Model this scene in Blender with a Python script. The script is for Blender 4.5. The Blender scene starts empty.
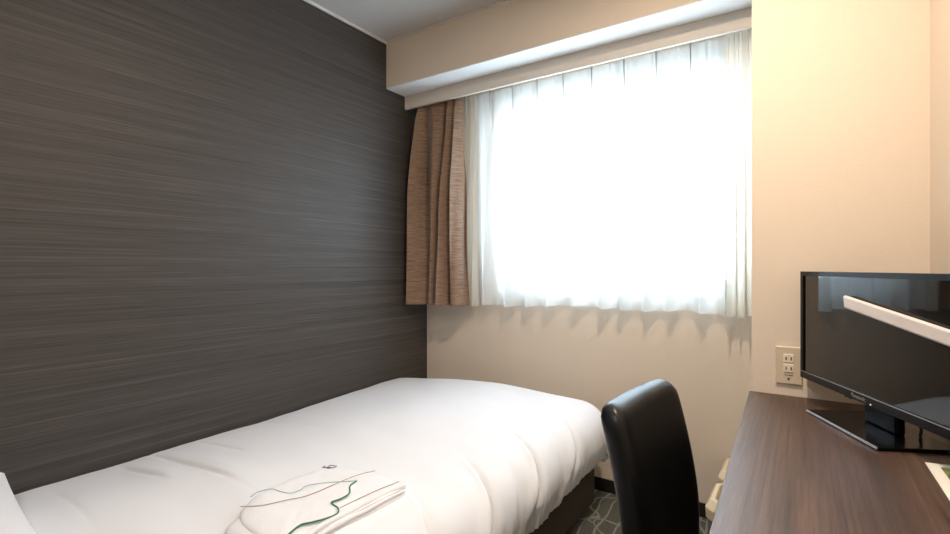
import bpy, bmesh, math, random
from mathutils import Vector, Matrix, noise
random.seed(4)
S = bpy.context.scene
COL = S.collection

# ------------------------------------------------------------------ camera
cam_d = bpy.data.cameras.new('camera')
cam_d.sensor_width = 36.0
cam_d.lens = 490.0 / 950.0 * 36.0
cam_d.clip_start = 0.02
cam = bpy.data.objects.new('camera', cam_d)
cam.location = (0, 0, 1.095)
cam.rotation_euler = (math.radians(90), 0, math.radians(33.96))
COL.objects.link(cam)
S.camera = cam

# ------------------------------------------------------------------ world
W = bpy.data.worlds.new('sky'); S.world = W; W.use_nodes = True
bg = W.node_tree.nodes['Background']
bg.inputs[0].default_value = (0.72, 0.86, 1.0, 1)
bg.inputs[1].default_value = 16.5

# portal that guides daylight sampling through the window opening
pl = bpy.data.lights.new('window_portal', 'AREA'); pl.shape = 'RECTANGLE'; pl.size = 1.34; pl.size_y = 1.08
pl.cycles.is_portal = True
po = bpy.data.objects.new('window_portal', pl); po.location = (-0.77, 2.47, 1.5)
po.rotation_euler = (math.radians(-90), 0, 0); COL.objects.link(po)

def disk_light(name, loc, power, size, col):
    l = bpy.data.lights.new(name, 'AREA'); l.shape = 'DISK'; l.size = size; l.energy = power; l.color = col
    o = bpy.data.objects.new(name, l); o.location = loc; COL.objects.link(o); return o
disk_light('ceiling_lamp_light', (-0.25, 1.02, 2.318), 25, 0.07, (1.0, 0.80, 0.62))
disk_light('entry_fill_light', (-0.6, -0.55, 2.318), 15, 0.12, (0.90, 0.95, 1.0))  # added cool fill to brighten the bed, no such lamp is seen

S.view_settings.view_transform = 'Standard'
S.view_settings.look = 'None'
S.view_settings.gamma = 1
S.view_settings.use_curve_mapping = False
S.view_settings.exposure = 0.0

# ------------------------------------------------------------------ materials
def nodes(name):
    m = bpy.data.materials.new(name); m.use_nodes = True
    nt = m.node_tree
    return m, nt, nt.nodes['Principled BSDF']

def mat(name, col, rough=0.6, metal=0.0, bump=0.0, bscale=200, var=0.04, spec=0.5, coat=0.0, emit=0.0):
    m, nt, b = nodes(name)
    tc = nt.nodes.new('ShaderNodeTexCoord')
    n = nt.nodes.new('ShaderNodeTexNoise'); n.inputs['Scale'].default_value = bscale
    nt.links.new(tc.outputs['Object'], n.inputs['Vector'])
    mx = nt.nodes.new('ShaderNodeMix'); mx.data_type = 'RGBA'
    mx.inputs[6].default_value = tuple(c * (1 - var) for c in col) + (1,)
    mx.inputs[7].default_value = tuple(min(1, c * (1 + var)) for c in col) + (1,)
    nt.links.new(n.outputs['Fac'], mx.inputs[0]); nt.links.new(mx.outputs[2], b.inputs['Base Color'])
    b.inputs['Roughness'].default_value = rough; b.inputs['Metallic'].default_value = metal
    b.inputs['Specular IOR Level'].default_value = spec
    b.inputs['Coat Weight'].default_value = coat
    if emit:
        b.inputs['Emission Color'].default_value = (*col, 1); b.inputs['Emission Strength'].default_value = emit
    if bump:
        bp = nt.nodes.new('ShaderNodeBump'); bp.inputs['Strength'].default_value = bump; bp.inputs['Distance'].default_value = 0.002
        nt.links.new(n.outputs['Fac'], bp.inputs['Height']); nt.links.new(bp.outputs[0], b.inputs['Normal'])
    return m

def ramp(nt, fac, stops):
    r = nt.nodes.new('ShaderNodeValToRGB')
    while len(r.color_ramp.elements) < len(stops): r.color_ramp.elements.new(0.5)
    for e, (p, c) in zip(r.color_ramp.elements, stops):
        e.position = p; e.color = (*c, 1)
    nt.links.new(fac, r.inputs[0]); return r

def stretched(nt, scale, nscale=1.0, detail=3, rough=0.6):
    tc = nt.nodes.new('ShaderNodeTexCoord'); mp = nt.nodes.new('ShaderNodeMapping'); mp.inputs['Scale'].default_value = scale
    n = nt.nodes.new('ShaderNodeTexNoise'); n.inputs['Scale'].default_value = nscale
    n.inputs['Detail'].default_value = detail; n.inputs['Roughness'].default_value = rough
    nt.links.new(tc.outputs['Object'], mp.inputs[0]); nt.links.new(mp.outputs[0], n.inputs['Vector']); return n

def mixc(nt, a, b, fac, mode='MIX'):
    mx = nt.nodes.new('ShaderNodeMix'); mx.data_type = 'RGBA'; mx.blend_type = mode
    if isinstance(fac, float): mx.inputs[0].default_value = fac
    else: nt.links.new(fac, mx.inputs[0])
    for s, v in ((6, a), (7, b)):
        if isinstance(v, tuple): mx.inputs[s].default_value = (*v, 1)
        else: nt.links.new(v, mx.inputs[s])
    return mx.outputs[2]

# dark striped wallpaper
def wallpaper():
    m, nt, b = nodes('dark_wallpaper')
    n1 = stretched(nt, (1, 0.16, 34), 1.0, 4, 0.7)
    n2 = stretched(nt, (1, 0.8, 170), 1.0, 3, 0.6)
    n3 = stretched(nt, (1, 5, 420), 1.0, 2, 0.5)
    r1 = ramp(nt, n1.outputs['Fac'], [(0.30, (0.056, 0.050, 0.0455)), (0.50, (0.070, 0.063, 0.058)), (0.70, (0.078, 0.071, 0.065))])
    r2 = ramp(nt, n2.outputs['Fac'], [(0.3, (0.78, 0.78, 0.78)), (0.56, (1, 1, 1)), (0.72, (1.45, 1.43, 1.4))])
    r3 = ramp(nt, n3.outputs['Fac'], [(0.3, (0.80, 0.80, 0.80)), (0.7, (1.18, 1.18, 1.18))])
    c = mixc(nt, r1.outputs[0], r2.outputs[0], 1.0, 'MULTIPLY')
    c = mixc(nt, c, r3.outputs[0], 1.0, 'MULTIPLY')
    nt.links.new(c, b.inputs['Base Color'])
    b.inputs['Roughness'].default_value = 0.5
    b.inputs['Specular IOR Level'].default_value = 0.25
    bp = nt.nodes.new('ShaderNodeBump'); bp.inputs['Strength'].default_value = 0.35; bp.inputs['Distance'].default_value = 0.001
    nt.links.new(n2.outputs['Fac'], bp.inputs['Height']); nt.links.new(bp.outputs[0], b.inputs['Normal'])
    return m

def walnut():
    m, nt, b = nodes('walnut_laminate')
    n1 = stretched(nt, (9, 0.45, 9), 1.0, 4, 0.6)
    n2 = stretched(nt, (150, 2.2, 150), 1.0, 3, 0.6)
    n3 = stretched(nt, (420, 14, 420), 1.0, 2, 0.5)
    r1 = ramp(nt, n1.outputs['Fac'], [(0.28, (0.052, 0.029, 0.019)), (0.5, (0.078, 0.045, 0.030)), (0.72, (0.105, 0.064, 0.043))])
    r2 = ramp(nt, n2.outputs['Fac'], [(0.32, (0.55, 0.52, 0.5)), (0.5, (1, 1, 1)), (0.70, (1.45, 1.42, 1.36))])
    r3 = ramp(nt, n3.outputs['Fac'], [(0.35, (0.82, 0.82, 0.82)), (0.65, (1.1, 1.1, 1.1))])
    c = mixc(nt, r1.outputs[0], r2.outputs[0], 1.0, 'MULTIPLY')
    c = mixc(nt, c, r3.outputs[0], 1.0, 'MULTIPLY')
    nt.links.new(c, b.inputs['Base Color']); b.inputs['Roughness'].default_value = 0.40
    b.inputs['Specular IOR Level'].default_value = 0.5
    bp = nt.nodes.new('ShaderNodeBump'); bp.inputs['Strength'].default_value = 0.15; bp.inputs['Distance'].default_value = 0.0005
    nt.links.new(n2.outputs['Fac'], bp.inputs['Height']); nt.links.new(bp.outputs[0], b.inputs['Normal'])
    return m

def curtain_cloth():
    m, nt, b = nodes('brown_slub_cloth')
    n1 = stretched(nt, (14, 14, 330), 1.0, 3, 0.6)
    n2 = stretched(nt, (500, 500, 60), 1.0, 2, 0.5)
    r1 = ramp(nt, n1.outputs['Fac'], [(0.34, (0.13, 0.077, 0.048)), (0.47, (0.235, 0.148, 0.096)), (0.68, (0.33, 0.218, 0.148))])
    r2 = ramp(nt, n2.outputs['Fac'], [(0.3, (0.85, 0.85, 0.85)), (0.7, (1.1, 1.1, 1.1))])
    c = mixc(nt, r1.outputs[0], r2.outputs[0], 1.0, 'MULTIPLY')
    nt.links.new(c, b.inputs['Base Color']); b.inputs['Roughness'].default_value = 0.75
    b.inputs['Sheen Weight'].default_value = 0.25
    bp = nt.nodes.new('ShaderNodeBump'); bp.inputs['Strength'].default_value = 0.3; bp.inputs['Distance'].default_value = 0.001
    nt.links.new(n1.outputs['Fac'], bp.inputs['Height']); nt.links.new(bp.outputs[0], b.inputs['Normal'])
    return m

def lace(name, open_, col):
    m, nt, b = nodes(name); nt.nodes.remove(b)
    out = nt.nodes['Material Output']
    n = stretched(nt, (900, 900, 900), 1.0, 1, 0.5)
    tr = nt.nodes.new('ShaderNodeBsdfTransparent'); tl = nt.nodes.new('ShaderNodeBsdfTranslucent'); df = nt.nodes.new('ShaderNodeBsdfDiffuse')
    r = ramp(nt, n.outputs['Fac'], [(0.3, tuple(c * 0.95 for c in col)), (0.7, col)])
    nt.links.new(r.outputs[0], tl.inputs[0]); nt.links.new(r.outputs[0], df.inputs[0])
    m1 = nt.nodes.new('ShaderNodeMixShader'); m1.inputs[0].default_value = 0.5
    nt.links.new(tl.outputs[0], m1.inputs[1]); nt.links.new(df.outputs[0], m1.inputs[2])
    m2 = nt.nodes.new('ShaderNodeMixShader'); m2.inputs[0].default_value = open_
    nt.links.new(m1.outputs[0], m2.inputs[1]); nt.links.new(tr.outputs[0], m2.inputs[2])
    nt.links.new(m2.outputs[0], out.inputs[0]); return m

def carpet():
    m, nt, b = nodes('patterned_carpet')
    tc = nt.nodes.new('ShaderNodeTexCoord')
    # curved leaf lines: rings about distorted cell centres
    v = nt.nodes.new('ShaderNodeTexVoronoi'); v.feature = 'DISTANCE_TO_EDGE'; v.inputs['Scale'].default_value = 6.5
    nd = nt.nodes.new('ShaderNodeTexNoise'); nd.inputs['Scale'].default_value = 3.0
    nt.links.new(tc.outputs['Object'], nd.inputs['Vector'])
    ad = nt.nodes.new('ShaderNodeVectorMath'); ad.operation = 'MULTIPLY_ADD'; ad.inputs[1].default_value = (0.35, 0.35, 0)
    nt.links.new(nd.outputs['Color'], ad.inputs[0]); nt.links.new(tc.outputs['Object'], ad.inputs[2])
    nt.links.new(ad.outputs[0], v.inputs['Vector'])
    wv = nt.nodes.new('ShaderNodeTexWave'); wv.inputs['Scale'].default_value = 5.0; wv.inputs['Distortion'].default_value = 5.0
    wv.inputs['Detail'].default_value = 0.5; nt.links.new(tc.outputs['Object'], wv.inputs['Vector'])
    r1 = ramp(nt, v.outputs['Distance'], [(0.018, (1, 1, 1)), (0.042, (0, 0, 0))])
    r2 = ramp(nt, wv.outputs['Fac'], [(0.93, (0, 0, 0)), (0.98, (1, 1, 1))])
    mm = mixc(nt, r1.outputs[0], r2.outputs[0], 1.0, 'LIGHTEN')
    pile = stretched(nt, (260, 90, 90), 1.0, 2, 0.6)
    rp = ramp(nt, pile.outputs['Fac'], [(0.3, (0.05, 0.05, 0.038)), (0.7, (0.13, 0.128, 0.10))])
    rl = ramp(nt, pile.outputs['Fac'], [(0.3, (0.18, 0.19, 0.16)), (0.7, (0.30, 0.31, 0.27))])
    c = mixc(nt, rp.outputs[0], rl.outputs[0], mm)
    nt.links.new(c, b.inputs['Base Color']); b.inputs['Roughness'].default_value = 0.95
    bp = nt.nodes.new('ShaderNodeBump'); bp.inputs['Strength'].default_value = 0.6; bp.inputs['Distance'].default_value = 0.003
    nt.links.new(pile.outputs['Fac'], bp.inputs['Height']); nt.links.new(bp.outputs[0], b.inputs['Normal'])
    return m

M = {}
M['wallpaper'] = wallpaper()
M['beige'] = mat('beige_wallpaper', (0.755, 0.66, 0.55), 0.75, bump=0.25, bscale=260, var=0.03)
M['ceiling'] = mat('white_ceiling_paper', (0.54, 0.52, 0.50), 0.8, bump=0.2, bscale=200, var=0.02)
M['soffit'] = mat('soffit_underside_window_lit', (0.86, 0.87, 0.88), 0.7, var=0.02, bscale=60)  # window light on the underside is put into this pale bluish colour
M['pelmet'] = mat('cream_pelmet_board', (0.67, 0.61, 0.54), 0.55, var=0.03, bscale=60)
M['trim'] = mat('white_trim_vinyl', (0.74, 0.72, 0.68), 0.45, var=0.02, bscale=50)
M['base'] = mat('black_baseboard_vinyl', (0.012, 0.011, 0.011), 0.5, var=0.1, bscale=60)
M['carpet'] = carpet()
M['walnut'] = walnut()
M['curtain'] = curtain_cloth()
M['lace'] = lace('sheer_lace', 0.28, (0.82, 0.84, 0.83))
M['lace_thick'] = lace('gathered_lace', 0.22, (0.84, 0.79, 0.69))
M['pleat'] = mat('stitched_pleat_cloth', (0.42, 0.44, 0.43), 0.9)
M['linen'] = mat('white_linen', (0.775, 0.785, 0.815), 0.85, bump=0.12, bscale=420, var=0.012)
M['robe'] = mat('white_robe_cotton', (0.79, 0.795, 0.815), 0.9, bump=0.3, bscale=300, var=0.03)
M['green'] = mat('green_piping_thread', (0.015, 0.17, 0.10), 0.6, var=0.1)
M['teal'] = mat('pale_green_piping_thread', (0.28, 0.45, 0.40), 0.6, var=0.1)
M['seam'] = mat('brown_seam_thread', (0.42, 0.29, 0.26), 0.8, var=0.1)
M['print'] = mat('grey_printed_mark', (0.16, 0.15, 0.16), 0.8)
M['bedbase'] = mat('brown_bed_base_cloth', (0.060, 0.044, 0.029), 0.8, bump=0.3, bscale=400, var=0.1)
M['mattress'] = mat('cream_mattress_cloth', (0.75, 0.72, 0.66), 0.9, bump=0.2, bscale=120)
M['leather'] = mat('black_faux_leather', (0.004, 0.0045, 0.005), 0.36, bump=0.12, bscale=240, var=0.1, spec=0.36)
M['chair_leg'] = mat('dark_stained_beech', (0.035, 0.02, 0.014), 0.4, var=0.15, bscale=40)
M['tv_black'] = mat('black_tv_plastic', (0.008, 0.008, 0.009), 0.32, var=0.05, bscale=90, spec=0.15)
M['tv_screen'] = mat('dark_screen_glass', (0.002, 0.0025, 0.003), 0.03, var=0.02, bscale=30, spec=0.6)
M['tv_base'] = mat('black_gloss_stand', (0.004, 0.004, 0.0045), 0.16, var=0.05, bscale=50, spec=0.12)
M['silver'] = mat('brushed_silver_edge', (0.62, 0.66, 0.72), 0.3, metal=0.6, var=0.05, bscale=300)
M['logo'] = mat('grey_logo_print', (0.30, 0.30, 0.31), 0.4)
M['led'] = mat('white_indicator_lamp', (0.8, 0.8, 0.8), 0.4, emit=0.4)
M['lamp'] = mat('pale_lamp_plastic', (0.74, 0.66, 0.60), 0.45, var=0.02, bscale=40)
M['plate'] = mat('ivory_outlet_plastic', (0.66, 0.56, 0.42), 0.35, var=0.02, bscale=40)
M['socket'] = mat('pale_socket_plastic', (0.80, 0.72, 0.58), 0.35, var=0.02, bscale=40)
M['slot'] = mat('dark_slot', (0.03, 0.022, 0.016), 0.7)
M['bin_lid'] = mat('beige_bin_plastic', (0.75, 0.63, 0.43), 0.4, var=0.02, bscale=40)
M['bin_body'] = mat('grey_bin_plastic', (0.11, 0.11, 0.10), 0.5, var=0.05, bscale=40)
M['card'] = mat('cream_card_stock', (0.80, 0.76, 0.66), 0.6, var=0.01)
M['rail'] = mat('grey_rail_metal', (0.30, 0.30, 0.31), 0.35, metal=0.8)
M['frame'] = mat('white_sash_aluminium', (0.62, 0.64, 0.66), 0.35, metal=0.2)
M['cable'] = mat('black_cable_rubber', (0.012, 0.012, 0.012), 0.5)
M['door'] = mat('beige_door_laminate', (0.55, 0.42, 0.28), 0.5, var=0.05)

def glass():
    m, nt, b = nodes('clear_window_glass'); nt.nodes.remove(b)
    out = nt.nodes['Material Output']
    tr = nt.nodes.new('ShaderNodeBsdfTransparent'); gl = nt.nodes.new('ShaderNodeBsdfGlossy'); gl.inputs['Roughness'].default_value = 0.02
    n = stretched(nt, (3, 3, 3)); r = ramp(nt, n.outputs['Fac'], [(0.3, (0.95, 0.97, 0.98)), (0.7, (0.97, 0.99, 1.0))])
    nt.links.new(r.outputs[0], tr.inputs[0])
    mx = nt.nodes.new('ShaderNodeMixShader'); mx.inputs[0].default_value = 0.05
    nt.links.new(tr.outputs[0], mx.inputs[1]); nt.links.new(gl.outputs[0], mx.inputs[2]); nt.links.new(mx.outputs[0], out.inputs[0])
    return m
M['glass'] = glass()
def photo_print():
    m, nt, b = nodes('green_photo_print')
    n = stretched(nt, (60, 60, 60), 1.0, 4, 0.7)
    r = ramp(nt, n.outputs['Fac'], [(0.35, (0.03, 0.05, 0.02)), (0.5, (0.10, 0.15, 0.04)), (0.58, (0.26, 0.25, 0.08)), (0.7, (0.55, 0.5, 0.38))])
    nt.links.new(r.outputs[0], b.inputs['Base Color']); b.inputs['Roughness'].default_value = 0.4
    return m
M['photo'] = photo_print()

# ------------------------------------------------------------------ helpers
def link(name, bm, m, parent=None, smooth=False, bevel=0.0, seg=3, loc=None):
    me = bpy.data.meshes.new(name)
    bmesh.ops.recalc_face_normals(bm, faces=bm.faces)
    bm.to_mesh(me); bm.free()
    me.materials.append(M[m])
    o = bpy.data.objects.new(name, me); COL.objects.link(o)
    if parent is not None: o.parent = parent
    if loc is not None: o.location = loc
    if smooth or bevel:
        for p in me.polygons: p.use_smooth = True
    if bevel:
        b = o.modifiers.new('bevel', 'BEVEL'); b.width = bevel; b.segments = seg; b.limit_method = 'ANGLE'; b.angle_limit = math.radians(35)
        b.harden_normals = True
    return o

def box(x0, x1, y0, y1, z0, z1, bm=None, mtx=None):
    bm = bm or bmesh.new()
    r = bmesh.ops.create_cube(bm, size=1.0)
    for v in r['verts']:
        v.co = Vector(((x0 + x1) / 2 + v.co.x * (x1 - x0), (y0 + y1) / 2 + v.co.y * (y1 - y0), (z0 + z1) / 2 + v.co.z * (z1 - z0)))
        if mtx is not None: v.co = mtx @ v.co
    return bm

def tube(pts, r, n=8, bm=None, closed=False, r_fn=None):
    bm = bm or bmesh.new(); pts = [Vector(p) for p in pts]; rings = []
    for i, p in enumerate(pts):
        a = pts[i - 1] if i else p; b = pts[i + 1] if i < len(pts) - 1 else p
        d = (b - a).normalized()
        up = Vector((0, 0, 1)) if abs(d.z) < 0.95 else Vector((1, 0, 0))
        s = d.cross(up).normalized(); t = s.cross(d)
        rr = r_fn(i / (len(pts) - 1)) if r_fn else r
        rings.append([bm.verts.new(p + (s * math.cos(2 * math.pi * k / n) + t * math.sin(2 * math.pi * k / n)) * rr) for k in range(n)])
    for i in range(len(rings) - 1):
        for k in range(n):
            bm.faces.new((rings[i][k], rings[i][(k + 1) % n], rings[i + 1][(k + 1) % n], rings[i + 1][k]))
    bm.faces.new(rings[0]); bm.faces.new(rings[-1][::-1])
    return bm

def smooth_path(pts, k=6):
    out = []; n = len(pts); P = [Vector(p) for p in pts]
    for i in range(n - 1):
        p0, p1, p2, p3 = P[max(i - 1, 0)], P[i], P[i + 1], P[min(i + 2, n - 1)]
        for j in range(k):
            t = j / k
            out.append(0.5 * ((2 * p1) + (p2 - p0) * t + (2 * p0 - 5 * p1 + 4 * p2 - p3) * t * t + (3 * p1 - p0 - 3 * p2 + p3) * t ** 3))
    out.append(P[-1]); return out

def prism(poly, z0, z1, bm=None):
    bm = bm or bmesh.new()
    a = [bm.verts.new((x, y, z0)) for x, y in poly]; b = [bm.verts.new((x, y, z1)) for x, y in poly]
    n = len(poly)
    for i in range(n): bm.faces.new((a[i], a[(i + 1) % n], b[(i + 1) % n], b[i]))
    bm.faces.new(a[::-1]); bm.faces.new(b); return bm

def grid(nu, nv, fn):
    bm = bmesh.new()
    vs = [[bm.verts.new(fn(i / nu, j / nv)) for j in range(nv + 1)] for i in range(nu + 1)]
    for i in range(nu):
        for j in range(nv):
            bm.faces.new((vs[i][j], vs[i + 1][j], vs[i + 1][j + 1], vs[i][j + 1]))
    return bm

def solid(o, th, off=0.0):
    s = o.modifiers.new('thickness', 'SOLIDIFY'); s.thickness = th; s.offset = off; return o

def tag(o, label, cat, group=None, kind=None):
    o['label'] = label; o['category'] = cat
    if group: o['group'] = group
    if kind: o['kind'] = kind
    return o

def empty(name, loc, label, cat, rz=0, group=None):
    o = bpy.data.objects.new(name, None); COL.objects.link(o); o.location = loc; o.rotation_euler = (0, 0, rz)
    o.empty_display_size = 0.1
    return tag(o, label, cat, group)

def struct(name, bm, m, label, cat='wall', **k):
    o = link(name, bm, m, **k); tag(o, label, cat, None, 'structure'); return o

# ------------------------------------------------------------------ the setting
XL, XR, YB, YF, ZC = -1.933, 0.281, 2.34, -1.25, 2.344
YC, XC = 1.79, -0.141            # column face and left side
WX0, WX1, WZ0, WZ1 = -1.42, -0.19, 0.965, 1.955

struct('floor', box(XL - .1, XR + .1, YF - .1, YB + .2, -0.1, 0), 'carpet', 'dark grey green carpet with pale curved leaf lines', 'floor')
struct('ceiling', box(XL - .1, XR + .1, YF - .1, YB + .2, ZC, ZC + .1), 'ceiling', 'pale grey papered ceiling', 'ceiling')
struct('wall_left', box(XL - .1, XL, YF - .1, YB + .2, 0, ZC), 'wallpaper', 'dark taupe wallpaper wall with fine horizontal streaks beside the bed')
struct('wall_right', box(XR, XR + .1, YF - .1, YC, 0, ZC), 'beige', 'narrow strip of beige wall at the right edge behind the television')
struct('wall_front', box(XL, XR, YF - .1, YF, 0, ZC), 'beige', 'beige wall behind the viewer')
bm = box(XL, WX0, YB, YB + .2, 0, ZC); box(WX1, XR + .1, YB, YB + .2, 0, ZC, bm)
box(WX0, WX1, YB, YB + .2, 0, WZ0, bm); box(WX0, WX1, YB, YB + .2, WZ1, ZC, bm)
struct('wall_back', bm, 'beige', 'beige window wall under and around the sheer curtains')
struct('wall_column', box(XC, XR + .1, YC, YB, 0, ZC), 'beige', 'warm lit beige wall projection to the right of the window behind the desk')
# soffit over the window with its underside coloured pale for window light, and the curtain pelmet
struct('wall_soffit', box(XL, XC, 1.986, YB, 2.092, ZC), 'beige', 'beige boxed soffit across the top of the window')
struct('trim_1', box(XL, XC, 1.987, 2.135, 2.086, 2.0915), 'soffit', 'soffit underside with window light put into its pale colour', 'trim')
struct('trim_2', box(XL, XC, 2.137, 2.155, 2.012, 2.092), 'pelmet', 'cream pelmet board hiding the curtain rail', 'trim', bevel=0.0015)
struct('trim_3', box(XL, XL + .012, YF, 1.986, ZC - .012, ZC), 'trim', 'thin white cornice strip between dark wall and ceiling', 'trim', bevel=0.002)
struct('trim_4', box(XL + .012, XC, 1.976, 1.986, ZC - .008, ZC), 'pelmet', 'thin cream strip between soffit and ceiling', 'trim')
struct('baseboard_back', box(XL, XC, YB - .008, YB, 0, 0.062), 'base', 'black baseboard under the window wall', 'baseboard', bevel=0.002)
struct('baseboard_left', box(XL, XL + .008, YF, YB - .008, 0, 0.062), 'base', 'black baseboard along the dark wall', 'baseboard', bevel=0.002)
struct('baseboard_column', box(XC - .008, XC, YC, YB - .008, 0, 0.062), 'base', 'black baseboard on the side of the wall projection', 'baseboard', bevel=0.002)
# window
win = empty('window_1', ((WX0 + WX1) / 2, YB + .1, WZ0), 'white framed sliding window behind the sheer curtain', 'window'); win['kind'] = 'structure'
def wrel(x0, x1, y0, y1, z0, z1, bm=None):
    l = win.location; return box(x0 - l.x, x1 - l.x, y0 - l.y, y1 - l.y, z0 - l.z, z1 - l.z, bm)
bm = wrel(WX0, WX1, YB + .07, YB + .16, WZ0, WZ0 + .035); wrel(WX0, WX1, YB + .07, YB + .16, WZ1 - .03, WZ1, bm)
wrel(WX0, WX0 + .03, YB + .07, YB + .16, WZ0 + .035, WZ1 - .03, bm); wrel(WX1 - .03, WX1, YB + .07, YB + .16, WZ0 + .035, WZ1 - .03, bm)
link('window_frame', bm, 'frame', win)
xm = -0.74
for (a, b, y) in ((WX0 + .03, xm + .03, YB + .12), (xm - .03, WX1 - .03, YB + .08)):
    bm = wrel(a, b, y, y + .03, WZ0 + .035, WZ0 + .075); wrel(a, b, y, y + .03, WZ1 - .07, WZ1 - .03, bm)
    wrel(a, a + .045, y, y + .03, WZ0 + .075, WZ1 - .07, bm); wrel(b - .045, b, y, y + .03, WZ0 + .075, WZ1 - .07, bm)
    s = link('sash', bm, 'frame', win)
    link('pane', wrel(a + .045, b - .045, y + .012, y + .018, WZ0 + .075, WZ1 - .07), 'glass', s)
link('window_sill', wrel(WX0, WX1, YB - .004, YB + .07, WZ0 - .012, WZ0 + .001), 'frame', win)

# entry door in the wall behind the viewer
dr = empty('door_1', (-0.75, YF, 0), 'beige room door behind the viewer', 'door'); dr['kind'] = 'structure'
link('door_leaf', box(-.4, .4, 0.0, .035, 0.005, 2.0), 'door', dr, bevel=.003)
link('door_handle', tube([(.33, .035, 1.0), (.33, .08, 1.0), (.22, .08, 1.0)], .009), 'silver', dr, smooth=True)

# ------------------------------------------------------------------ ceiling lamp and added fill fitting
for (x, y, r, lb) in ((-0.25, 1.02, .06, 'round ceiling downlight above the desk chair'), (-0.6, -0.55, .075, 'added round fitting for the unseen fill light near the room door')):  # second fitting is added, only to house the unseen fill
    t = empty('ceiling_downlight', (x, y, ZC), lb, 'ceiling light')
    bm = bmesh.new()
    prof = [(r, -.0), (r + .018, -.0), (r + .016, -.008), (r + .002, -.012), (r - .004, -.010)]
    rings = [[bm.verts.new((math.cos(k * math.pi / 16) * q, math.sin(k * math.pi / 16) * q, z)) for k in range(32)] for q, z in prof]
    for i in range(len(prof)):
        for k in range(32):
            a, b = rings[i], rings[(i + 1) % len(prof)]
            bm.faces.new((a[k], a[(k + 1) % 32], b[(k + 1) % 32], b[k]))
    link('trim_ring', bm, 'trim', t, smooth=True)
    bm = bmesh.new(); bmesh.ops.create_circle(bm, cap_ends=True, segments=32, radius=r - .002)
    bmesh.ops.translate(bm, verts=bm.verts, vec=(0, 0, -.004))
    link('lens', bm, 'led', t)

# ------------------------------------------------------------------ bed
BX0, BX1, BY0, BY1 = XL + .012, -0.79, 0.05, 2.15
bed = empty('bed', ((BX0 + BX1) / 2, (BY0 + BY1) / 2, 0), 'low single bed with dark brown base standing against the dark striped wall', 'bed')
bl = bed.location
def brel(x0, x1, y0, y1, z0, z1, bm=None): return box(x0 - bl.x, x1 - bl.x, y0 - bl.y, y1 - bl.y, z0, z1, bm)
link('bed_base', brel(BX0, BX1, BY0, BY1, 0.03, 0.27), 'bedbase', bed, bevel=.012)
bm = None
for (x, y) in ((BX0 + .06, BY0 + .08), (BX1 - .08, BY0 + .08), (BX0 + .06, BY1 - .1), (BX1 - .08, BY1 - .1)):
    link('leg', brel(x, x + .05, y, y + .05, 0.0, 0.03), 'base', bed)
link('mattress', brel(BX0, BX1 - .02, BY0, BY1 - .03, 0.272, 0.395), 'mattress', bed, bevel=.04, seg=5)
link('headboard', brel(BX0, BX1, BY0 - .05, BY0 - .005, 0.0, 0.85), 'bedbase', bed, bevel=.008)

# duvet: one soft sheet, folding over the side and the foot
def sst(a, b, x):
    t = min(1, max(0, (x - a) / (b - a))); return t * t * (3 - 2 * t)
DX0, DY0 = XL + .016, 0.22
IX, IY, RR = -0.845, 2.055, 0.150       # inner rectangle corner, shoulder radius
def crown(x, y):
    u = (x - DX0) / (IX + .1 - DX0)
    z = 0.462 + 0.032 * math.sin(math.pi * min(1, max(0, u * 0.98)) ** 0.8) 
    z += 0.030 * sst(.15, .6, u) * (1 - .6 * sst(.9, 1.08, u)) * sst(1.0, 2.0, y) - 0.030 * (1 - sst(1.0, 2.0, y)) * (1 - sst(0, .5, u))
    z += 0.020 * math.exp(-((x + 1.03) / .30) ** 2 - ((y - .80) / .32) ** 2)
    z += 0.010 * noise.noise(Vector((x * 3.0, y * 2.4, 1.7))) + 0.0045 * noise.noise(Vector((x * 3.5 + y * 4, y * 9, 4.2)))
    return z
wr = [(.705, -1.70, .17, .0055, -.03), (.80, -1.60, .28, .0065, -.06), (.96, -1.72, .16, .0035, -.03), (.50, -1.60, .22, .002, -.1), (1.25, -1.70, .16, .0025, .1)]
darts = [(1.245, .050, -.6), (1.53, .046, -.6), (1.84, .036, -.6), (.98, .018, -.5), (1.70, .006, -.5), (1.39, .006, -.5)]
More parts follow.
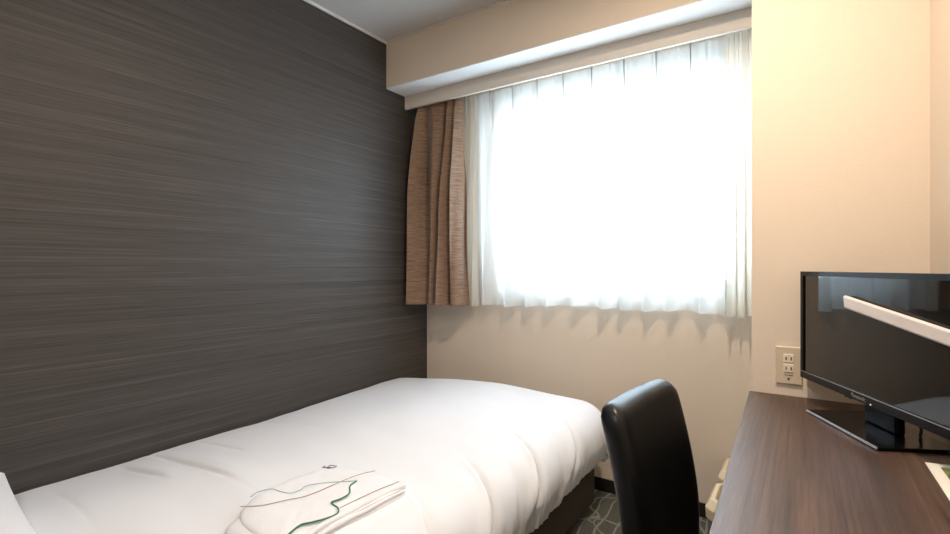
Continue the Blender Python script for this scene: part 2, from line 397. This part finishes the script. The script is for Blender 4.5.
def duvet(u, v):
    a = u * (IX - DX0 + 0.343); b = v * (IY - DY0 + 0.33)
    ra = a - (IX - DX0); rb = b - (IY - DY0)
    x = DX0 + min(a, IX - DX0); y = DY0 + min(b, IY - DY0)
    z = crown(x, y)
    # long soft folds on the top near the wall
    for (wy, wx, ln, am, sl) in wr:
        c = y - (wy + sl * (x - wx)); f = math.exp(-((x - wx) / ln) ** 4)
        z += am * f * (math.exp(-(c / .045) ** 2) - 1.3 * math.exp(-((c + .028) / .010) ** 2))
    rx = max(ra, 0); ry = max(rb, 0); r0 = math.hypot(rx, ry); r = min(r0, .343)
    if r > 0:
        dx, dy = rx / r0, ry / r0
        q = RR * math.pi / 2
        th = min(r / RR, math.pi * .5)
        # shoulder is a squashed quarter round, then a slightly tucked drop
        h = RR * math.sin(th) * 0.93; d = RR * 0.92 * (1 - math.cos(th)) 
        e = max(0, r - q)
        lim = 0.078
        h -= 0.22 * max(0, e - .02); d += e * 0.92
        s = y * dx + x * dy if dx > .5 else x * 1.0 + y
        k = sst(.02, .2, r)
        h += k * (0.010 * noise.noise(Vector((s * 5, r * 3, 9))) + 0.004 * noise.noise(Vector((s * 16, r * 5, 3))))
        kk = sst(.17, .27, r) * (1 - .9 * (4 * dx * dx * dy * dy))
        h += kk * 0.008 * noise.noise(Vector((s * 75, r * 9, 5)))
        x += dx * h; y += dy * h; z -= d
    # sewn darts over the side shoulder
    if ra > -.10 and rb < .05:
        for (yy, am, sl) in darts:
            f = (.22 * sst(-.09, .01, ra) + .78 * sst(.02, .09, ra)) * (1 - .45 * sst(.16, .28, ra))
            c = b + DY0 - (yy + sl * (ra + .0)) 
            w = .014 + .024 * sst(0, .22, ra)
            g = math.exp(-(c / w) ** 2) if c > 0 else math.exp(-(c / .0065) ** 2)
            nx = sst(0, .12, ra)
            z -= am * f * g * (1 - .6 * nx); x -= am * f * g * nx
            p = math.exp(-((c + w * .8) / (w * .8)) ** 2)
            z += .35 * am * f * p * (1 - nx); x += .35 * am * f * p * nx
    return (x, y, z)
dv = link('duvet', grid(200, 560, duvet), 'linen', smooth=True)
solid(dv, .022, -1)
tag(dv, 'white duvet spread over the bed with creased darts along its hanging edge', 'duvet')

# pillow
def pillow_mesh(lx, ly, h):
    bm = bmesh.new(); n = 40
    for s in (1, -1):
        vs = {}
        for i in range(n + 1):
            for j in range(n + 1):
                u = -1 + 2 * i / n; v = -1 + 2 * j / n
                px = math.copysign(abs(math.sin(u * math.pi / 2)), u); py = math.copysign(abs(math.sin(v * math.pi / 2)), v)
                e = max(0, (1 - px ** 4)) ** .5 * max(0, (1 - py ** 4)) ** .5
                pin = 1 - .04 * (1 - abs(py)) * abs(px) 
                z = s * h * e * (1 + .12 * noise.noise(Vector((px * 2, py * 2, 3 + s))))
                vs[i, j] = bm.verts.new((px * lx * (1 - .03 * (1 - py * py)), py * ly * (1 - .03 * (1 - px * px)), z))
        for i in range(n):
            for j in range(n): bm.faces.new((vs[i, j], vs[i + 1, j], vs[i + 1, j + 1], vs[i, j + 1]))
    bmesh.ops.remove_doubles(bm, verts=bm.verts, dist=1e-5)
    return bm
pw = link('pillow', pillow_mesh(.31, .205, .062), 'linen', smooth=True, loc=(-1.59, .17, .498))
pw.rotation_euler = (math.radians(4), 0, math.radians(-6))
tag(pw, 'plump white pillow at the head of the bed in the lower left corner', 'pillow')

# ------------------------------------------------------------------ folded robe on the bed
robe = empty('folded_robe', (0, 0, 0), 'folded white nightwear with green piping lying on the duvet', 'nightwear')
def base_z(x, y):
    z = crown(x, y)
    for (wy, wx, ln, am, sl) in wr:
        c = y - (wy + sl * (x - wx)); f = math.exp(-((x - wx) / ln) ** 4)
        z += am * f * (math.exp(-(c / .045) ** 2) - 1.3 * math.exp(-((c + .028) / .010) ** 2))
    return z
def slab(poly, z_off, th, seed, k=8, rings=14, amp=.003):
    P = [Vector((x, y, 0)) for x, y in poly]; n = len(P)
    o = []
    for i in range(n):
        p0, p1, p2, p3 = P[i - 1], P[i], P[(i + 1) % n], P[(i + 2) % n]
        for j in range(k):
            t = j / k
            cr = 0.5 * ((2 * p1) + (p2 - p0) * t + (2 * p0 - 5 * p1 + 4 * p2 - p3) * t * t + (3 * p1 - p0 - 3 * p2 + p3) * t ** 3)
            o.append(cr.lerp(p1.lerp(p2, t), .45))
    c = sum(o, Vector()) / len(o); bm = bmesh.new(); allr = []
    for ri in range(rings + 1):
        f = math.sin(ri / rings * math.pi / 2); ring = []
        for q in o:
            p = c.lerp(q, max(f, .001)); h = th * max(0, 1 - f ** 14) ** .5
            wv = amp * (noise.noise(Vector((p.x * 14, p.y * 14, seed))) + .6 * noise.noise(Vector((p.x * 40 + p.y * 25, p.y * 14, seed)))) * min(1, (1 - f) * 8)
            ring.append(bm.verts.new((p.x, p.y, base_z(p.x, p.y) + z_off + h + wv)))
        allr.append(ring)
    low = [bm.verts.new((q.x, q.y, base_z(q.x, q.y) + z_off - .001)) for q in o]
    allr.append(low); m = len(o)
    for a, b in zip(allr, allr[1:]):
        for i in range(m): bm.faces.new((a[i], a[(i + 1) % m], b[(i + 1) % m], b[i]))
    bm.faces.new(allr[0]); bm.faces.new(low[::-1])
    return bm
Zr = 0.0
lower = [(-1.085, .60), (-1.115, .65), (-1.18, .775), (-1.172, .92), (-1.115, .975), (-1.01, 1.012), (-.905, 1.0), (-.878, .96), (-.885, .80), (-.90, .66), (-.93, .60)]
upper = [(-1.115, .655), (-1.149, .722), (-1.136, .752), (-1.106, .758), (-1.08, .77), (-1.078, .80), (-1.082, .822), (-1.049, .867), (-1.0, .915),
         (-.964, .857), (-.958, .825), (-.962, .797), (-.93, .789), (-.913, .773), (-.919, .743), (-.93, .715), (-.94, .693), (-.932, .655), (-.965, .625), (-1.06, .628)]
link('body', slab(lower, 0.001, .014, 2), 'robe', robe, smooth=True)
link('front_flap', slab(upper, 0.014, .008, 5, amp=.002), 'robe', robe, smooth=True)
def on(pts, z, k=5): return smooth_path([(x, y, base_z(x, y) + z) for x, y in pts], k)
link('green_piping', tube(on([(-.932, .655), (-.94, .693), (-.93, .715), (-.917, .743), (-.911, .773), (-.928, .790), (-.960, .797), (-.957, .825), (-.963, .857), (-.991, .884), (-1.0, .915)], .0225), .0020), 'green', robe, smooth=True)
link('pale_piping', tube(on([(-1.143, .70), (-1.149, .722), (-1.138, .752), (-1.106, .759), (-1.08, .77), (-1.077, .795), (-1.082, .822), (-1.049, .867), (-1.0, .915)], .0225), .0012), 'teal', robe, smooth=True)
link('seam', tube(on([(-1.121, .66), (-1.078, .690), (-1.055, .735), (-1.032, .786), (-1.026, .886), (-1.022, .951), (-1.01, .993)], .0245), .0010), 'seam', robe, smooth=True)
def roll_fold(p, q, r, seed):
    pts = []
    for i in range(22):
        t = i / 21; x = p[0] + (q[0] - p[0]) * t; y = p[1] + (q[1] - p[1]) * t
        x += .006 * noise.noise(Vector((t * 4, seed, 0)))
        pts.append((x, y, base_z(x, y) + .010 + r * .5))
    return tube(pts, r, 12, r_fn=lambda t: r * (.55 + .45 * math.sin(math.pi * min(1, t * 1.05)) ** .5))
link('sleeve_fold', roll_fold((-.904, 1.0), (-.912, .62), .0085, 3), 'robe', robe, smooth=True)
link('sleeve_fold', roll_fold((-.882, .975), (-.894, .64), .0055, 7), 'robe', robe, smooth=True)
link('seam', tube(on([(-.936, .74), (-.934, .817), (-.930, .92), (-.925, 1.0)], .0165), .0010), 'seam', robe, smooth=True)
link('seam', tube(on([(-.897, .68), (-.893, .78), (-.891, .88), (-.889, .985)], .0150), .0010), 'seam', robe, smooth=True)
# small grey printed mark: a few brush-like strokes
bm = bmesh.new()
for st in ([(-1.158, .928), (-1.146, .938), (-1.150, .950), (-1.136, .957)], [(-1.162, .940), (-1.150, .931), (-1.138, .944)], [(-1.140, .932), (-1.130, .946), (-1.133, .960)]):
    tube(on(st, .0165, 4), .0014, 6, bm)
link('printed_mark', bm, 'print', robe, smooth=True)
for (x, y) in ((-.957, .632), (-.948, .640)):
    link('button', tube([(x, y, base_z(x, y) + .019), (x, y, base_z(x, y) + .025)], .0035, 12), 'cable', robe, smooth=True)

# ------------------------------------------------------------------ curtains
rail = empty('curtain_rail', (-1.03, 2.22, 2.07), 'grey double curtain rail behind the cream pelmet', 'curtain rail')
for y in (2.185, 2.25):
    link('track', box(XL + 1.035, XC + 1.025, y - 2.22 - .009, y - 2.22 + .009, .004, .021), 'rail', rail, bevel=.002)

# brown curtain: irregular pleats, pinched at the top, flaring at the hem
bx0, bx1 = -1.905, -1.555
def brown(u, v):
    z = 2.062 - v * (2.062 - .882)
    g = .55 + .45 * sst(0, .22, v)
    top = 1.0 + .10 * v
    ph = 2 * math.pi * (3.9 * u + .22 * math.sin(2 * math.pi * u + .7 + 1.6 * v * sst(0, .4, u)) + .16 * sst(0, .4, u) * math.sin(6 * u + 3.0 * v)) + .5
    amp = (.024 + .026 * sst(0.05, .5, v)) * (.65 + .8 * noise.noise(Vector((u * 4, 1, 0))) + .3)
    spread = 1.0
    x = bx0 + (bx1 - bx0) * u * (1 + .05 * v * v) + .006 * math.sin(ph * 2 + 1)
    x -= .010 * (1 - v) * (u - .2)
    x += (-.022 * v * (1 - u)) + .02 * (1 - v) ** 3 * (1 - u)
    y = 2.182 + amp * math.sin(ph) - .030 * v * (1 - u) ** 1.2
    y += .010 * sst(0, .25, u) * noise.noise(Vector((u * 7, v * 3.0, 2))) + .007 * math.sin(ph * 2.3 + 4 * v) * sst(.05, .3, v)
    if v < .10:
        y = y * (v / .10) + (2.187 + .010 * math.sin(ph)) * (1 - v / .10)
    x = max(x, XL + .010)
    return (x, y, z)
bc = link('curtain', grid(170, 90, brown), 'curtain', smooth=True); solid(bc, .0025)
tag(bc, 'brown slub fabric drape gathered at the left end of the window', 'curtain')

def lace_mesh(x0, x1, seed, n, z_top, hem0, hem1, amp=.020, yb=2.268, nu=320, nv=60, last_gather=0):
    def f(u, v):
        x = x0 + (x1 - x0) * u
        hem = hem0 + (hem1 - hem0) * u + .006 * math.sin(u * 9 + seed)
        z = z_top - v * (z_top - hem)
        ph = 2 * math.pi * n * (u + .012 * math.sin(11 * u + seed))
        s = math.sin(ph); shp = math.copysign(abs(s) ** .85, s)
        a = amp * (.25 + .45 * sst(0, .35, v) + 1.5 * sst(.55, 1, v)) * (1 + .35 * noise.noise(Vector((u * 8, 0, seed))))
        pin = math.exp(-((((ph / (2 * math.pi)) % 1) - .5) / .05) ** 2) * (1 - sst(.03, .22, v)) * .012
        y = yb - a * shp * .9 - .012 * v * math.sin(ph * .5 + seed) * .6 - pin + .02 * sst(.5, 1, v) * 0
        y += .004 * noise.noise(Vector((u * 30, v * 4, seed)))
        x += .010 * math.cos(ph) * sst(.1, .6, v)
        return (x, y, z)
    return grid(nu, nv, f)
lc = link('lace_curtain', lace_mesh(-1.62, -.70, 1.3, 7, 2.050, .886, .902), 'lace', smooth=True)
tag(lc, 'wide white sheer curtain covering the left and middle of the bright window', 'sheer curtain')
lc2 = link('lace_curtain', lace_mesh(-.735, -.178, 3.1, 5, 2.050, .900, .897, yb=2.268, nu=220), 'lace', smooth=True)
tag(lc2, 'narrower white sheer curtain hanging beside the beige wall projection', 'sheer curtain')
# gathered ends are doubled cloth, part of each curtain
link('gathered_end', lace_mesh(-.272, -.160, .4, 3.2, 2.052, .893, .893, amp=.014, yb=2.222, nu=90), 'lace_thick', lc2, smooth=True)
link('gathered_end', lace_mesh(-1.665, -1.50, 2.4, 2.6, 2.052, .884, .884, amp=.012, yb=2.246, nu=90), 'lace_thick', lc, smooth=True)
for o, xs in ((lc, [-1.415, -1.273, -1.130, -.988, -.842]), (lc2, [-.688, -.545, -.405])):
    for x in xs:
        link('pleat', tube([(x, 2.243, 2.055), (x + .001, 2.240, 2.02), (x + .002, 2.244, 1.90)], .004, 8, r_fn=lambda t: .0055 * (1 - .8 * t)), 'pleat', o, smooth=True)

# ------------------------------------------------------------------ desk
dx = (XC - .002, -.104)
desk = empty('desk', (0.08, 1.1, 0), 'dark walnut fitted desk along the right wall under the television', 'desk')
def drel(poly): return [(x - .08, y - 1.1) for x, y in poly]
top = [(XC - .007, YC - .002), (-.104, .30), (XR - .002, .30), (XR - .002, YC - .002)]
link('desktop', prism(drel(top), .668, .700), 'walnut', desk, bevel=.002)
link('side_panel', prism(drel([(-.06, .31), (XR - .004, .31), (XR - .004, .33), (-.06, .33)]), 0, .668), 'walnut', desk)
link('side_panel', prism(drel([(-.10, YC - .03), (XR - .004, YC - .03), (XR - .004, YC - .01), (-.10, YC - .01)]), 0, .668), 'walnut', desk)
link('back_panel', prism(drel([(XR - .018, .332), (XR - .004, .332), (XR - .004, YC - .032), (XR - .018, YC - .032)]), .35, .668), 'walnut', desk)
dw = link('drawer', prism(drel([(-.085, .38), (.20, .38), (.20, .78), (-.085, .78)]), .58, .664), 'walnut', desk, bevel=.002)
link('knob', tube([(-.085 - .08, .58 - 1.1, .62), (-.085 - .08 - .02, .58 - 1.1, .62)], .01, 14), 'silver', dw, smooth=True)

# ------------------------------------------------------------------ wall outlet
ot = empty('wall_outlet', (-.0415, YC, .793), 'ivory double wall outlet beside the television', 'outlet')
link('cover_plate', box(-.035, .035, -.008, 0, -.058, .058), 'plate', ot, bevel=.004, seg=4)
for k, z in enumerate((.022, -.008)):
    sk = link('socket', box(-.0135, .0135, -.0105, -.006, z - .013, z + .013), 'socket', ot, bevel=.002)
    for x in (-.0065, .0065):
        link('slot', box(x - .0016, x + .0016, -.0112, -.010, z - .005, z + .004), 'slot', sk)
link('earth_terminal', tube([(0, -.0095, -.040), (0, -.007, -.040)], .003, 12), 'slot', ot, smooth=True)
link('terminal_flap', box(-.012, .012, -.0092, -.0075, -.030, -.0285), 'slot', ot)

# ------------------------------------------------------------------ television
a = math.atan2(-.898, .44)                 # screen runs from far-left to near-right
TVL, TVH, TVZ = .552, .311, .771
tvx, tvy = -.006, 1.742
cx, cy = tvx + math.cos(a) * TVL / 2, tvy + math.sin(a) * TVL / 2
tv = empty('television', (cx, cy, .700), 'black flat screen television angled on the desk, its screen facing the bed', 'television', rz=a)
# local x: along the screen, local -y: towards the bed (front)
def rrect(x0, x1, z0, z1, y0, y1, bm=None):
    return box(x0, x1, y0, y1, z0, z1, bm)
zb = TVZ - .700
h2 = TVL / 2
link('housing', rrect(-h2, h2, zb, zb + TVH, .004, .030), 'tv_black', tv, bevel=.006)
link('back_cover', rrect(-h2 + .09, h2 - .09, zb + .03, zb + TVH - .08, .028, .058), 'tv_black', tv, bevel=.012)
bm = rrect(-h2, h2, zb, zb + .020, -.006, .006); rrect(-h2, h2, zb + TVH - .013, zb + TVH, -.006, .006, bm)
rrect(-h2, -h2 + .013, zb + .020, zb + TVH - .013, -.006, .006, bm); rrect(h2 - .013, h2, zb + .020, zb + TVH - .013, -.006, .006, bm)
bz = link('bezel', bm, 'tv_black', tv)
link('screen', rrect(-h2 + .013, h2 - .013, zb + .020, zb + TVH - .013, -.002, .004), 'tv_screen', tv)
link('bezel_lip', rrect(-h2 + .001, h2 - .001, zb + .0188, zb + .0202, -.0072, -.0055), 'logo', tv)
# brand lettering on the lower bezel
fc = bpy.data.curves.new('lettering', 'FONT'); fc.body = 'Panasonic'; fc.size = .0135; fc.extrude = .0003; fc.align_x = 'CENTER'
tmp = bpy.data.objects.new('lettering_source', fc); COL.objects.link(tmp)
bpy.context.view_layer.update()
me = bpy.data.meshes.new_from_object(tmp.evaluated_get(bpy.context.evaluated_depsgraph_get()))
bpy.data.objects.remove(tmp)
lg = bpy.data.objects.new('lettering', me); me.materials.clear(); me.materials.append(M['logo']); COL.objects.link(lg)
lg.parent = bz; lg.location = (-.008, -.0063, zb + .0055); lg.rotation_euler = (math.radians(90), 0, 0)
link('indicator_light', tube([(.038, -.0055, zb + .004), (.038, -.0075, zb + .004)], .0018, 10), 'led', tv, smooth=True)
# stand: gloss plate, silver front edge and neck
bx, fy = .0, -.05
link('stand_plate', rrect(bx - .150, bx + .133, 0, .009, fy, fy + .165), 'tv_base', tv, bevel=.002)
link('stand_edge', rrect(bx - .149, bx + .132, .0035, .0085, fy - .0022, fy), 'silver', tv)
link('stand_neck', rrect(bx - .065, bx + .048, .008, .14, .040, .062), 'tv_base', tv, bevel=.006)
link('cable_clip', rrect(-.085, -.060, zb - .008, zb + .002, .006, .020), 'tv_black', tv)
link('power_cable', tube(smooth_path([(.05, .050, zb + .05), (.052, .075, zb - .02), (.058, .085, .03), (.075, .080, .005), (.19, .090, .004)], 6), .003), 'cable', tv, smooth=True)

# ------------------------------------------------------------------ slim wall lamp in front of the screen
P0 = Vector((.0808, 1.537, 1.0093)); P1 = Vector((.2240, 1.2510, .9622))
d = (P1 - P0)
lampo = empty('wall_lamp', (XR, P0.y + d.y * 1.26 - .03, .945), 'slim pale slanting lamp bar reaching in front of the television screen', 'lamp')
lo = lampo.location
end = P0 + d * 1.26
dn = d.normalized(); side = dn.cross(Vector((0, 0, 1))).normalized(); upv = side.cross(dn)
bm = bmesh.new()
for i, t in enumerate((0.0, 1.0)):
    p = P0.lerp(end, t) - lo
    for (s, w) in ((-1, -1), (1, -1), (1, 1), (-1, 1)):
        bm.verts.new(p + side * s * .0055 + upv * w * .0158 + (dn * (.010 if (i == 0 and w < 0) else 0)))
bm.verts.ensure_lookup_table(); V = bm.verts
for f in ((0, 1, 2, 3), (7, 6, 5, 4), (0, 4, 5, 1), (1, 5, 6, 2), (2, 6, 7, 3), (3, 7, 4, 0)): bm.faces.new([V[k] for k in f])
link('lamp_head', bm, 'lamp', lampo, bevel=.006, seg=4)
e = end - lo
link('arm', tube([tuple(e - dn * .01), (-.012, e.y - .02, e.z), (-.008, 0, 0)], .006, 10), 'lamp', lampo, smooth=True)
link('wall_plate', box(-.010, 0, -.03, .03, -.045, .045), 'lamp', lampo, bevel=.004)

# ------------------------------------------------------------------ photo card on the desk
cd = empty('photo_card', (.235, 1.22, .7), 'cream bordered card with a green photo lying on the desk', 'card')
link('card_sheet', prism([(-.035, .102), (.040, .119), (.041, -.10), (-.033, -.10)], .0005, .003), 'card', cd, bevel=.001)
link('photo_print', prism([(-.015, .084), (.036, .096), (.037, -.08), (-.013, -.08)], .003, .0035), 'photo', cd)

# ------------------------------------------------------------------ chair
ch = empty('desk_chair', (-.16, 1.13, 0), 'black faux leather high back chair drawn up to the desk', 'chair', rz=math.radians(-6))
# local x: sitter faces +x; local y: width
def slab_back(hw, z0, z1, th):
    bm = bmesh.new(); nz, ny, rc = 26, 22, .055
    for s in (0, 1):
        pass
    out = []
    # closed outline in (y, z) with rounded upper corners
    ol = [(-hw, z0)]
    for k in range(9):
        t = math.pi - k * math.pi / 16; ol.append((-hw + rc + rc * math.cos(t), z1 - rc + rc * math.sin(t)))
    for k in range(9):
        t = math.pi / 2 - k * math.pi / 16; ol.append((hw - rc + rc * math.cos(t), z1 - rc + rc * math.sin(t)))
    ol.append((hw, z0))
    return ol
def lean(z):                     # backward rake, bowed
    t = max(0, (z - .50) / .32)
    return -.108 - .062 * t ** 1.5
def back_bm(hw, z0, z1, th):
    bm = bmesh.new(); N = 34; K = 26; rc = .040
    # lofted rounded cross sections rising in z
    rings = []
    zs = [z0 + (z1 - z0) * (i / N) for i in range(N)]
    prof = []
    for z in zs:
        d = max(0, z - (z1 - rc)); w = hw - rc + math.sqrt(max(0, rc * rc - d * d)) if d > 0 else hw
        dt = max(0, z - (z1 - th * .5)); tt = th / 2 if dt == 0 else math.sqrt(max(1e-6, (th / 2) ** 2 - dt ** 2))
        prof.append((z, w, tt))
    for k in range(1, 9):
        t = k / 8 * math.pi / 2
        z = z1 - (z1 - zs[-1]) * (1 - math.sin(t)); d = z - (z1 - rc); dt = max(0, z - (z1 - th / 2))
        prof.append((z, hw - rc + math.sqrt(max(0, rc * rc - d * d)), math.sqrt(max(1e-7, (th / 2) ** 2 - dt ** 2))))
    for (z, w, tt) in prof:
        w *= 1 + .015 * math.sin((z - z0) / (z1 - z0) * math.pi)
        ring = []
        M_ = 48
        for k in range(M_):
            t = 2 * math.pi * k / M_
            cx_, sy = math.cos(t), math.sin(t)
            ex = math.copysign(abs(cx_) ** .55, cx_); ey = math.copysign(abs(sy) ** .22, sy)
            x = lean(z) + ex * tt; y = ey * w
            x += .012 * (y / hw) ** 2          # slight wrap
            ring.append(bm.verts.new((x, y, z)))
        rings.append(ring)
    for a_, b_ in zip(rings, rings[1:]):
        for k in range(48): bm.faces.new((a_[k], a_[(k + 1) % 48], b_[(k + 1) % 48], b_[k]))
    bm.faces.new(rings[0][::-1]); bm.faces.new(rings[-1])
    return bm
bk = link('backrest', back_bm(.176, .375, .812, .062), 'leather', ch, smooth=True)
link('seat', box(-.125, .20, -.168, .168, .375, .440), 'leather', ch, bevel=.022, seg=5)
link('seat_frame', box(-.12, .19, -.16, .16, .335, .376), 'chair_leg', ch, bevel=.004)
for (x, y) in ((-.10, -.14), (-.10, .14), (.17, -.14), (.17, .14)):
    bm = bmesh.new(); k = -.03 if x < 0 else .0
    t_ = [bm.verts.new((x + sx * .018, y + sy * .018, .345)) for sx, sy in ((-1, -1), (1, -1), (1, 1), (-1, 1))]
    b_ = [bm.verts.new((x + k + sx * .013, y + sy * .013, 0)) for sx, sy in ((-1, -1), (1, -1), (1, 1), (-1, 1))]
    for i in range(4): bm.faces.new((t_[i], t_[(i + 1) % 4], b_[(i + 1) % 4], b_[i]))
    bm.faces.new(t_); bm.faces.new(b_[::-1])
    link('leg', bm, 'chair_leg', ch, bevel=.002)

# ------------------------------------------------------------------ waste bins between desk and window wall
def rr(x0, x1, y0, y1, r, k=5):
    o = []
    for (px, py, a0) in ((x1 - r, y1 - r, 0), (x0 + r, y1 - r, 90), (x0 + r, y0 + r, 180), (x1 - r, y0 + r, 270)):
        for i in range(k + 1):
            t = math.radians(a0 + 90 * i / k); o.append((px + r * math.cos(t), py + r * math.sin(t)))
    return o
def waste_bin(y0, y1, lb):
    w, l = .115, (y1 - y0)
    t = empty('waste_bin', (-.224, (y0 + y1) / 2, 0), lb, 'waste bin', group='waste bins between desk and window')
    link('bin_body', prism(rr(-w / 2 + .006, w / 2 - .006, -l / 2 + .006, l / 2 - .006, .025), 0, .240), 'bin_body', t, bevel=.004)
    # lid: a raised beige rim round a sunken throw-in opening, its corners cut off
    bm = bmesh.new()
    def oct_(hx, hy, c): return [(hx, hy - c), (hx - c, hy), (-hx + c, hy), (-hx, hy - c), (-hx, -hy + c), (-hx + c, -hy), (hx - c, -hy), (hx, -hy + c)]
    lv = [(oct_(w / 2, l / 2, .03), .240), (oct_(w / 2 + .002, l / 2, .03), .276), (oct_(w / 2 - .012, l / 2 - .016, .03), .302),
          (oct_(w / 2 - .026, l / 2 - .032, .022), .302), (oct_(w / 2 - .034, l / 2 - .04, .02), .270)]
    rg = [[bm.verts.new((x, y, z)) for x, y in p] for p, z in lv]
    for a_, b_ in zip(rg, rg[1:]):
        for i in range(8): bm.faces.new((a_[i], a_[(i + 1) % 8], b_[(i + 1) % 8], b_[i]))
    bm.faces.new(rg[0][::-1]); bm.faces.new(rg[-1])
    link('lid', bm, 'bin_lid', t, bevel=.003)
    link('lid_opening', box(-w / 2 + .04, w / 2 - .04, -l / 2 + .05, l / 2 - .05, .2705, .2725), 'slot', t)
    return t
waste_bin(1.80, 2.03, 'beige lidded waste bin nearer the chair, mostly hidden by the desk edge')
waste_bin(2.085, 2.315, 'beige lidded waste bin farther back, touching the window wall')
